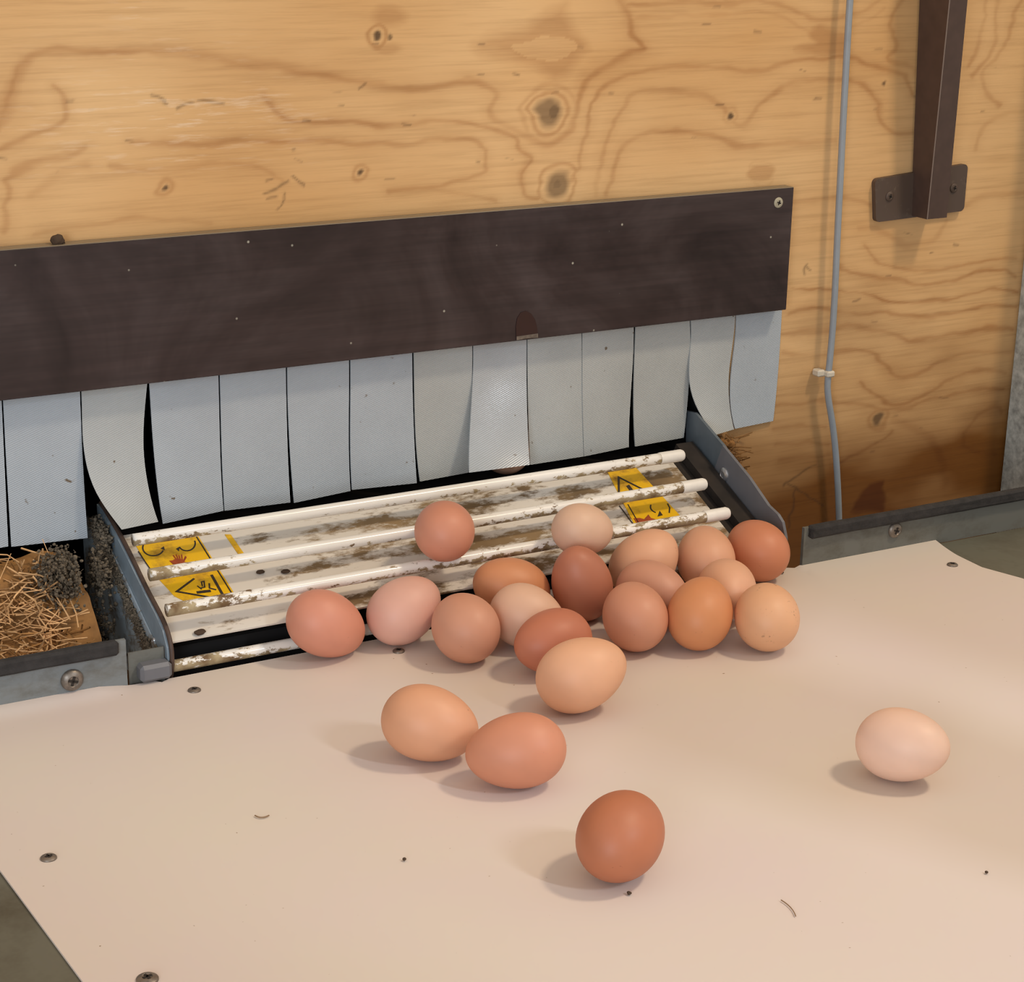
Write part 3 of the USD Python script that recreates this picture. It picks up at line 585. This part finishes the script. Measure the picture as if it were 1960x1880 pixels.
# rods
def rod(y, z, x0, x1, r, dirt_off, cap=True):
    xs = np.linspace(x0, x1, 120); nseg = 18; V = []; dd = []
    for x in xs:
        for k in range(nseg):
            th = 2 * np.pi * k / nseg; V.append((x, y + r * math.cos(th), TZ + z + r * math.sin(th)))
            e = dirt_off + .14 * math.exp(-((x - x0) / .05) ** 2) + .10 * math.exp(-((x - x1) / .09) ** 2) - .10 * (math.sin(th) > .3) + .05 * (math.sin(th) < -.2) - .12 * math.exp(-((x - x0 - .12) / .06) ** 2)
            dd.append(e)
    Fs = []
    for i in range(len(xs) - 1):
        for k in range(nseg):
            q = (k + 1) % nseg; Fs += [[i * nseg + k, (i + 1) * nseg + q, i * nseg + q], [i * nseg + k, (i + 1) * nseg + k, (i + 1) * nseg + q]]
    V += [(x0, y, TZ + z), (x1, y, TZ + z)]; dd += [.1, .1]; m_ = len(xs) * nseg
    for k in range(nseg):
        q = (k + 1) % nseg; Fs += [[m_, q, k], [m_ + 1, m_ - nseg + k, m_ - nseg + q]]
    tm_ = trimesh.Trimesh(np.array(V), np.array(Fs), process=False); tm_.fix_normals()
    v, f, nn = meshkit.arrays(tm_, True)
    rm = usdkit.mesh(stage, fresh(ch, 'rod'), tm_, M['rod'], smooth=True); with_dirt(rm, dd)
    if cap:
        cp = trimesh.creation.revolve(np.array([(0, 0), (r * 1.06, 0), (r * 1.1, .0006), (r * 1.1, .0195), (r * .9, .0215), (0, .0215)]), sections=20)
        part(str(rm.GetPath()), 'cap', frame(cp, V3(x1 + .0002, y, TZ + z), V3(0, 1, 0), V3(0, 0, 1), V3(1, 0, 0)), M['rod_cap'], 30, label='clean white end cap')
for y, z, dz in ((1.171, .0701, -.01), (1.1398, .0560, .045), (1.1085, .0424, .10)):
    rod(y, z, XL + .0034, .790, .0043, dz)
rod(1.1045, .0050, XL + .0034, .836, .0040, .10, False)

# stickers lie on the tray; their print is thin raised ink
SU, SV = V3(1, 0, 0), unit(np.cross(TN, [1, 0, 0]))
def tpt(px, py): return onplane(px, py, TP0 + TN * .0003, TN)
def t2(pts): o = TP0; return [((tpt(a, b) - o) @ SU, (tpt(a, b) - o) @ SV) for a, b in pts]
def sticker(poly, label):
    s = flat(Polygon(t2(poly)).buffer(0), TP0, SU, SV, TN, .0003, .00005)
    return str(part(TRAY, 'warning_sticker', s, M['yellow'], False, label=label).GetPath())
def inks(shapes): return unary_union(shapes)
def line(pts, w): return LineString(t2(pts)).buffer(w * PXM / 2 * 1.1, cap_style=2, join_style=2)
def ink(shape, m): part(TRAY, 'sticker_print', flat(shape, TP0, SU, SV, TN, .0002, .00036), M[m], False)
c1 = lambda x, y: (230 + x * .1915, 960 + y * .1915)
c2 = lambda x, y: (1120 + x * .1633, 840 + y * .1633)
sticker([c1(*q) for q in ((150, 430), (770, 330), (1170, 965), (1060, 985), (860, 1015), (680, 1015), (540, 945), (455, 850), (310, 695))], 'yellow warning sticker with a hand and a triangle on the left of the tray')
sticker([c1(*q) for q in ((1045, 330), (1105, 330), (1255, 545), (1200, 555))], 'thin strip of yellow sticker left on the tray')
sticker([c2(*q) for q in ((240, 345), (560, 300), (1135, 925), (590, 1030))], 'yellow warning sticker with a triangle and arrows on the right of the tray')
def arc(c, cx, cy, rx, ry, a0, a1, w, n=14):
    return line([c(cx + rx * math.cos(math.radians(a)), cy + ry * math.sin(math.radians(a))) for a in np.linspace(a0, a1, n)], w)
def arrow(c, x, y, dx, dy, s):
    d = np.array([dx, dy]) / math.hypot(dx, dy); q = np.array([-d[1], d[0]])
    return Polygon(t2([c(*(np.array([x, y]) + d * s)), c(*(np.array([x, y]) + q * s * .7)), c(*(np.array([x, y]) - q * s * .7))]))
ink(inks([line([c1(760, 350), c1(912, 592), c1(1142, 962)], 2.2), line([c1(180, 500), c1(312, 695)], 1.6), line([c1(912, 735), c1(1052, 982)], 4.5),
          arc(c1, 330, 465, 105, 80, 20, 200, 2.4), arrow(c1, 425, 480, .4, -1, 32), arc(c1, 665, 420, 85, 75, -20, 150, 2.4), arrow(c1, 590, 478, -1, -.1, 32),
          line([c1(740, 772), c1(565, 902), c1(1045, 985)], 3.4),
          line([c1(765, 912), c1(905, 895)], 5.5), line([c1(800, 868), c1(845, 858), c1(838, 800), c1(812, 806), c1(822, 850)], 2.2), line([c1(770, 845), c1(815, 880)], 2.0), line([c1(890, 820), c1(893, 868), c1(960, 885)], 2.6)]), 'ink')
hand = [Polygon(t2([c1(*q) for q in ((525, 590), (560, 570), (630, 585), (650, 545), (665, 560), (640, 605), (665, 612), (600, 640), (540, 640), (490, 595))]))] + [line([c1(565 + k * 18, 585), c1(530 + k * 28, 540 - (k % 2) * 8)], 2.2) for k in range(4)]
ink(inks(hand), 'red_ink')
ink(inks([line([c2(395, 640), c2(392, 452), c2(665, 590)], 4), Polygon(t2([c2(*q) for q in ((480, 555), (515, 540), (560, 600), (520, 610))])), arc(c2, 860, 800, 95, 70, 110, 200, 2.6), arrow(c2, 860, 880, 1, .35, 52), line([c2(965, 762), c2(990, 810), c2(985, 870)], 2.6), line([c2(500, 770), c2(625, 990)], 2), line([c2(400, 785), c2(570, 1010)], 2)]), 'ink')
ink(inks([Polygon(t2([c2(*q) for q in ((565, 935), (640, 930), (690, 945), (740, 890), (770, 930), (850, 955), (840, 980), (700, 995), (610, 1000))]))]), 'red_ink')

# ------------------------------------------------------------------ cable, steel bar
cp_ = [(1632, -60), (1627, 0), (1621, 100), (1614, 230), (1608, 350), (1603, 450), (1598, 560), (1592, 650), (1586, 712), (1584, 740), (1590, 790), (1598, 850), (1603, 920), (1606, 1000), (1606, 1060)]
cpts = spline(np.array([ony(a, b, WALL - .0100) for a, b in cp_]), 120)
cb = thing('wall_cable', 'thin grey electric cable running down the plywood right of the board', 'cable')
part(cb, 'sheath', tube(cpts, .0027, 12), M['cable'], 60)
cc = ony(1586, 715, WALL - .0100)
clip = trimesh.util.concatenate([frame(bevel_box(.0078, .0075, .0052, .0012), cc + V3(0, -.0004, 0), V3(1, 0, 0), V3(0, 1, 0), V3(0, 0, 1)), frame(bevel_box(.0075, .0090, .0058, .0012), cc + V3(-.0062, .0050, .0004), V3(1, 0, 0), V3(0, 1, 0), V3(0, 0, 1))])
part(cb, 'clip', clip, M['clip'], 30, label='small white cable clip nailed to the wall')
sb = thing('steel_bar', 'dark brown steel bar standing off the plywood, with a screwed foot plate', 'steel bar')
def bar_end(pl, pr, pe):
    a = ony(*pl, WALL - .003); b = onx(*pr, a[0]); e = ony(*pe, b[1])
    w = e[0] - a[0]; return a, b, w
a0, b0, w0 = bar_end((1743, 415), (1774, 420), (1812, 418))
a1, b1, w1 = bar_end((1760, 0), (1817, 0), (1852, 0))
b1[0] = a1[0]
bot = [V3(a0[0], WALL - .003, b0[2]), b0, b0 + V3(w0, 0, 0), V3(a0[0] + w0, WALL - .003, b0[2])]
tp = [V3(a1[0], WALL - .003, b1[2]), b1, b1 + V3(w1, 0, 0), V3(a1[0] + w1, WALL - .003, b1[2])]
tp = [p + (p - q) * .35 for p, q in zip(tp, bot)]
barm = trimesh.convex.convex_hull(np.array(bot + tp))
part(sb, 'bar', barm, M['brown_steel'], False)
edge_ = tube([b0 + V3(.0003, -.0001, 0), b0 + (tp[1] - b0) + V3(.0003, -.0001, 0)], .0005, 6)
part(sb, 'worn_edge', edge_, plain('worn_edge', lin(128, 112, 102), .5), 30, label='pale worn edge of the bar')
def rounded(pts, y, r): 
    q = Polygon([ony(a, b, y)[[0, 2]] for a, b in pts]); return q.buffer(-r).buffer(r)
pl = rounded([(1668, 342), (1846, 312), (1838, 402), (1670, 424)], WALL, .004)
part(sb, 'foot_plate', flat(pl, (0, WALL, 0), V3(1, 0, 0), V3(0, 0, 1), V3(0, -1, 0), .0045), M['brown_plate'], False)
for px, py in ((1703, 376), (1826, 360)):
    h_, k_ = screw(ony(px, py, WALL - .0048), (0, -1, 0), .0040, .3); hp = part(sb, 'screw', h_, M['brown_plate']); part(str(hp.GetPath()), 'recess', k_, M['recess'], False)

# ------------------------------------------------------------------ eggs
EGGS = {"A": [0.5737, 1.1077, 0.0659, 1.092, -0.1288, 5.5903, 4.1272], "B": [0.6732, 1.0886, 0.0568, 0.2233, -0.2676, 4.9699, 3.7133], "C": [0.6569, 1.0624, 0.0289, 3.6581, 1.1174, 6.0377, 4.2116], "D": [0.6133, 1.084, 0.0233, -0.1907, -0.4383, 5.6705, 4.4088], "E": [0.6019, 1.0408, 0.0219, -0.6834, -0.302, 5.2481, 4.2995], "F": [0.5954, 0.9965, 0.0211, 0.1367, -0.0194, 5.5671, 4.2202], "G": [0.555, 1.042, 0.0222, 1.4261, 0.0815, 5.5774, 4.4247], "H": [0.5321, 1.0849, 0.0227, 0.0968, 0.4313, 5.4399, 4.3014], "I": [0.4752, 1.0848, 0.024, 0.0852, -0.5521, 5.7752, 4.3335], "J": [0.5815, 0.9371, 0.0235, -0.2898, 0.3501, 5.8291, 4.5282], "K": [0.4676, 0.9197, 0.0225, -0.6339, -0.1932, 5.7808, 4.4405], "L": [0.4953, 0.8663, 0.0216, -0.4247, 0.1092, 5.7799, 4.3072], "M": [0.494, 0.7525, 0.0223, 0.6098, 0.0939, 5.6111, 4.4552], "N": [0.6975, 0.7707, 0.0215, -1.1106, 0.1697, 5.5725, 4.2505], "O": [0.7228, 1.084, 0.0246, 3.169, -0.6541, 5.6221, 4.4537], "P": [0.7021, 1.0411, 0.0215, -1.1615, -0.1019, 5.434, 4.2854], "Q": [0.666, 1.0085, 0.0221, 1.2441, 0.1871, 5.5343, 4.363], "R": [0.7071, 0.9903, 0.023, 0.7761, 0.3989, 5.6182, 4.3792], "S": [0.773, 1.0798, 0.0221, 1.0904, 0.3343, 5.6143, 4.2473], "T": [0.7511, 1.0222, 0.0208, -2.129, 0.0726, 5.5784, 4.1574], "U": [0.7459, 0.9685, 0.0219, 1.0467, 0.1021, 5.596, 4.3646], "V": [0.8178, 1.0784, 0.0219, -1.6825, -0.1049, 5.564, 4.3632], "W": [0.6903, 1.232, 0.0770, -2.07, -0.2, 5.62, 4.25]}
LOOK = {  # colour, which end is the pointed one, label
 'A': ((216, 142, 112), 1, 'brown egg alone on the rollers, seen end on'),
 'B': ((226, 184, 154), 1, 'pale cream egg on the rollers behind a dark brown egg'),
 'C': ((190, 116, 86), 1, 'dark reddish brown egg standing tall just below the pale cream one on the rollers'),
 'D': ((216, 142, 94), -1, 'orange brown egg lying sideways, half hidden behind the pale pink egg in the pile'),
 'E': ((230, 182, 152), 1, 'pale pink egg between the orange egg behind and the red-brown egg in front'),
 'F': ((200, 118, 86), -1, 'red-brown egg tucked behind the large peach egg at the front of the pile'),
 'G': ((216, 152, 122), 1, 'dusty brown egg end on, third from the left along the chute edge'),
 'H': ((228, 172, 152), 1, 'pale pink egg second from the left along the chute edge'),
 'I': ((216, 140, 112), 1, 'leftmost egg, plain brown, lying at the front roller of the chute'),
 'J': ((238, 178, 138), 1, 'large light peach egg at the front of the pile'),
 'K': ((220, 156, 116), 1, 'light brown egg, left one of the touching pair in front of the pile'),
 'L': ((210, 136, 102), -1, 'pointed brown egg, right one of the touching pair in front of the pile'),
 'M': ((186, 108, 70), 1, 'dark brown egg nearest the viewer, alone on the sheet'),
 'N': ((240, 198, 174), 1, 'pale pinkish egg alone on the sheet far to the right'),
 'O': ((222, 162, 122), -1, 'light tan egg at the back of the pile right of the pale cream egg'),
 'P': ((206, 144, 114), 1, 'dull brown egg in the middle of the right group, only its top showing'),
 'Q': ((216, 148, 116), 1, 'brown egg, left one of the front row of three in the right group'),
 'R': ((216, 140, 88), 1, 'orange brown egg, middle of the front row of three in the right group'),
 'S': ((218, 156, 118), 1, 'tan egg at the back of the right group beside the dark brown corner egg'),
 'T': ((222, 162, 124), 1, 'tan egg squeezed behind the orange and the speckled egg'),
 'U': ((226, 168, 124), 1, 'speckled tan egg at the right end of the front row'),
 'V': ((206, 126, 86), -1, 'dark brown egg in the back right corner beside the grey chute cheek'),
 'W': ((206, 158, 130), 1, 'egg still behind the curtain, its underside peeping out under a strip')}
def egg_mat(k, rgb, speck):
    c = np.array(lin(*rgb)); c = (c * .93 + .07 * c.mean() + V3(.01, .012, .008)) * .93
    nodes = {'g': ('texture_coordinate', {}), 'n': ('noise_texture', {'scale': 24, 'detail': 5, 'roughness': .6}),
             'r': ('rgb_ramp', {'ramp': [(.3, tuple(c * .94)), (.7, tuple(np.minimum(c * 1.05, 1)))]}),
             'bn': ('noise_texture', {'scale': 900, 'detail': 2}), 'b': ('bump', {'strength': .12, 'distance': .0002}),
             'd': ('noise_texture', {'scale': 420, 'detail': 2}), 'dr': ('rgb_ramp', {'ramp': [(.60 if speck else .72, (0, 0, 0)), (.70 if speck else .82, (1, 1, 1))]}),
             'mk': ('noise_texture', {'scale': 46, 'detail': 2}), 'mr': ('rgb_ramp', {'ramp': [(.50, (0, 0, 0)), (.62, (1, 1, 1))]}), 'mm': ('math', {'math_type': 'multiply'}),
             'dm': ('mix_color', {'b': tuple(c * .5)}), 'p': ('principled_bsdf', {'roughness': .48, 'specular_ior_level': .38, 'subsurface_weight': .12, 'subsurface_radius': (1, .5, .3), 'subsurface_scale': .003})}
    links = [('g.object', 'n.vector'), ('n.fac', 'r.fac'), ('r.color', 'dm.a'), ('g.object', 'd.vector'), ('d.fac', 'dr.fac'), ('g.object', 'mk.vector'), ('mk.fac', 'mr.fac'), ('dr.color', 'mm.value1'), ('mr.color', 'mm.value2'), ('mm.value', 'dm.fac'),
             ('dm.result', 'p.base_color'), ('g.object', 'bn.vector'), ('bn.fac', 'b.height'), ('b.normal', 'p.normal')]
    return mat(f'eggshell_{k.lower()}', nodes, links)
th = np.linspace(0, np.pi, 40)
for k, (x, y, z, az, el, L, Dm) in EGGS.items():
    rgb, sgn, label = LOOK[k]
    L, Dm = L / 100, Dm / 100
    tt_ = np.cos(th); rr_ = np.sin(th) * (1 - (.03 if k == 'M' else .105) * tt_); rr_ /= rr_.max()
    prof = np.c_[rr_ * Dm / 2, tt_ * L / 2]; prof[0, 0] = prof[-1, 0] = 0
    m = trimesh.creation.revolve(prof[::-1], sections=56); m.fix_normals()
    a = V3(math.cos(az) * math.cos(el), math.sin(az) * math.cos(el), math.sin(el)) * sgn
    u = unit(np.cross(a, [.1, .2, 1]) if abs(a[2]) < .95 else np.cross(a, [1, 0, 0])); m = frame(m, V3(0, 0, 0), u, np.cross(a, u), a)
    base = TZ + z
    if k not in 'ABW': base = TZ - m.vertices[:, 2].min()
    o = V3(x, y, base)
    p = UsdGeom.Xform.Define(stage, fresh('/World', 'egg')); p.AddTranslateOp().Set(Gf.Vec3d(*o))
    tag(p, label, 'egg', 'eggs from the chute')
    usdkit.mesh(stage, str(p.GetPath()) + '/shell', m, egg_mat(k, rgb, k == 'U'), smooth=True)

# ------------------------------------------------------------------ straw, dust and crumbs
def strands(n, region, length, w, seed, lift=.0, tilt=.5):
    r = np.random.default_rng(seed); ms = []
    for _ in range(n):
        p = region(r); az = r.uniform(0, 2 * np.pi); el = r.normal(0, tilt); l = length * r.uniform(.5, 1.3)
        d = V3(math.cos(az) * math.cos(el), math.sin(az) * math.cos(el), math.sin(el)); s = unit(np.cross(d, r.normal(size=3)))
        b = np.cross(d, s) * l * r.uniform(-.12, .12)
        q = np.array([p - d * l / 2, p + b, p + d * l / 2]); ww = w * r.uniform(.6, 1.3)
        ms.append(tube(q, ww, 4, False))
    return trimesh.util.concatenate(ms)
bx, by = np.linspace(-.05, .344, 60), np.linspace(1.112, 1.213, 24)
BX, BY = np.meshgrid(bx, by, indexing='ij')
BZ = TZ - .012 + (BY - 1.11) * .62 + (meshkit.fbm(np.c_[BX.ravel() * 40, BY.ravel() * 40, np.zeros(BX.size)], 3, 4).reshape(BX.shape) - .5) * .018 - .02 * np.exp(-((BX - .344) / .02) ** 2) * (BY < 1.15)
I, J = np.meshgrid(np.arange(59), np.arange(23), indexing='ij'); I, J = I.ravel(), J.ravel()
Q = np.stack([I * 24 + J, (I + 1) * 24 + J, (I + 1) * 24 + J + 1, I * 24 + J + 1], 1)
bed = trimesh.Trimesh(np.c_[BX.ravel(), BY.ravel(), BZ.ravel()], np.vstack([Q[:, [0, 1, 2]], Q[:, [0, 2, 3]]]), process=False)
litter = thing('straw_litter', 'loose pale straw heaped behind the left rail below the curtain', 'straw', kind='stuff')
part(litter, 'bedding', bed, M['straw_dark'], 60, kind='stuff')
def on_bed(lo, hi, up):
    def f(r):
        x, y = r.uniform(lo, hi), r.uniform(1.114, 1.206); return V3(x, y, TZ - .010 + (y - 1.11) * .62 + r.uniform(-.004, up))
    return f
part(litter, 'straw', strands(1900, on_bed(-.03, .328, .014), .022, .00055, 1, tilt=.5), M['straw'], 60, kind='stuff')
part(litter, 'straw', strands(560, on_bed(.0, .334, .010), .016, .0006, 2, tilt=.4), M['straw_dark'], 60, kind='stuff', label='brown dirty straw')
def clump(path, s, seed, sub=3, fuzz=0):
    p = np.asarray(path); ms = []; r = np.random.default_rng(seed)
    for q in p:
        for _ in range(2):
            b = trimesh.creation.icosphere(sub, s * r.uniform(.6, 1.2)); b.vertices *= (.55 + .9 * meshkit.fbm(b.vertices * 420 + r.uniform(0, 50), 3, seed))[:, None]
            b.apply_translation(q + r.normal(size=3) * s * .55); ms.append(b)
    for _ in range(fuzz):
        q = p[r.integers(len(p))] + r.normal(size=3) * s * .9; d = unit(r.normal(size=3)) * s * r.uniform(.5, 1.3)
        ms.append(tube(np.array([q, q + d * .5 + r.normal(size=3) * s * .2, q + d]), .00018, 3, False))
    return trimesh.util.concatenate(ms)
def scatter(centres, n, sx, seed):
    r = np.random.default_rng(seed); c = np.asarray(centres); return c[r.integers(len(c), size=n)] + r.normal(size=(n, 3)) * V3(*sx)
def grit(pts, size, fibres, flen, seed):
    """a crust of small crumbs with fine fibres standing out of it"""
    r = np.random.default_rng(seed); base = trimesh.creation.icosphere(1, 1.0); ms = []
    for q in pts:
        b = base.copy(); b.vertices = b.vertices * r.uniform(.6, 1.3, 3) * size * r.uniform(.4, 1.5); b.vertices *= r.uniform(.75, 1.2, (len(b.vertices), 1)); b.apply_translation(q); ms.append(b)
    for _ in range(fibres):
        q = pts[r.integers(len(pts))]; d = unit(r.normal(size=3)) * flen * r.uniform(.4, 1.4)
        ms.append(tube(np.array([q, q + d * .5 + r.normal(size=3) * flen * .2, q + d]), .00016 * r.uniform(.7, 1.6), 3, False))
    return trimesh.util.concatenate(ms)
M['dust_fine'] = plain('caked_dust', lin(118, 106, 90), .95, vary=.55, scale=420)
M['dust_dark'] = plain('dark_caked_dust', lin(100, 88, 72), .95, vary=.6, scale=420)
ridge = spline(np.array([onx(a, b, XL - .0024) for a, b in ((190, 1012), (202, 1046), (216, 1082), (232, 1122), (248, 1160), (264, 1196), (280, 1232), (294, 1262))]), 60)
part(ch, 'caked_dirt', grit(scatter(ridge, 1500, (.0009, .0028, .0024), 31), .0008, 380, .006, 5), M['dust_fine'], 60, kind='stuff', label='brown dirt caked along the left cheek')
tuft = np.array([onx(a, b, XL - .0045) for a, b in ((188, 1010), (196, 1022), (202, 1036), (196, 1046), (188, 1030), (197, 1060), (190, 1078), (200, 1086), (182, 1090), (204, 1104), (186, 1106))])
part(ch, 'caked_dirt', grit(scatter(tuft, 1700, (.0018, .0034, .0034), 32), .0009, 600, .0045, 6), M['dust_fine'], 60, kind='stuff', label='fluffy grey brown dust below the bent strip')
low_d = np.array([ony(a, b, 1.186) for a, b in ((112, 1060), (135, 1062), (150, 1056), (120, 1085), (140, 1100), (112, 1115), (150, 1125), (132, 1148), (150, 1165), (104, 1098), (162, 1092), (122, 1048), (158, 1048), (128, 1182), (150, 1196), (168, 1060), (172, 1080), (100, 1075), (160, 1150), (165, 1175), (160, 1210), (175, 1220), (185, 1235), (150, 1230))]) + V3(0, 0, -.010)
ld = scatter(low_d, 5200, (.0070, .009, .0046), 33); gap_d = ld[(ld[:, 0] >= .353) & (ld[:, 0] < .366) & (ld[:, 1] > 1.122)]; ld = ld[(ld[:, 0] < .338) & (ld[:, 1] > 1.122)]
part(ch, 'caked_dirt', grit(gap_d, .0010, 120, .0045, 12), M['dust_dark'], 60, kind='stuff', label='dark dust against the lower plate')
part(litter, 'dust', grit(ld, .0010, 700, .0045, 8), M['dust_dark'], 60, kind='stuff', label='dark grey dust in the straw beside the chute')
tufts = np.array([ony(a, b, WALL - .006) for a, b in ((1384, 846), (1392, 856), (1398, 866), (1402, 880), (1406, 890), (1390, 864))])
solo('debris_tuft', trimesh.util.concatenate([clump(tufts, .0032, 9, 2, 160), strands(26, lambda r: ony(r.uniform(1388, 1425), r.uniform(832, 900), WALL - .004), .014, .0004, 4, tilt=.3)]), M['straw_dark'], 'brown tuft of litter caught on the plywood behind the right chute cheek', 'litter', 60, kind='stuff')
def crumb(px, py, r, label, z=TZ, group=None):
    b = trimesh.creation.icosphere(2, r); b.vertices *= (.7 + .6 * meshkit.fbm(b.vertices * 900 + px, 2, 3))[:, None]; b.vertices *= V3(1, 1, .7)
    b.apply_translation(onz(px, py, z) + V3(0, 0, -b.vertices[:, 2].min())); solo('crumb', b, M['crumb'], label, 'crumb', 60, group)
crumb(774, 1647, .0011, 'tiny dark crumb on the sheet lower left of the nearest egg')
crumb(1204, 1713, .0012, 'tiny black crumb on the sheet just in front of the nearest egg')
crumb(1497, 1098, .0014, 'dark crumb beside the dark brown corner egg')
crumb(1888, 1672, .0009, 'tiny crumb on the sheet at the lower right')
def tcrumb(px, py, r, label):
    b = trimesh.creation.icosphere(2, r); b.vertices *= (.7 + .6 * meshkit.fbm(b.vertices * 900 + px, 2, 3))[:, None]; b.vertices *= V3(1.4, 1, .6)
    b.apply_translation(onplane(px, py, TP0, TN) + TN * r * .5); solo('crumb', b, M['crumb'], label, 'crumb', 60)
tcrumb(498, 1097, .0022, 'dark crumb on the white tray right of the left sticker')
tcrumb(546, 1096, .0022, 'dark crumb on the white tray, the one further from the left sticker')
tcrumb(382, 1213, .0028, 'brown lump near the front edge of the tray below the left sticker')
def fibre(pts, r, label):
    solo('feather_fibre', tube(spline(np.array([onz(a, b, TZ + .0006) for a, b in pts]), 16), r, 6), M['hair'], label, 'fibre', 60)
fibre([(488, 1561), (500, 1565), (515, 1561)], .0004, 'short curved fibre on the left half of the white sheet')
fibre([(1495, 1723), (1512, 1736), (1523, 1754)], .0003, 'thin curved hair on the sheet at the lower right')
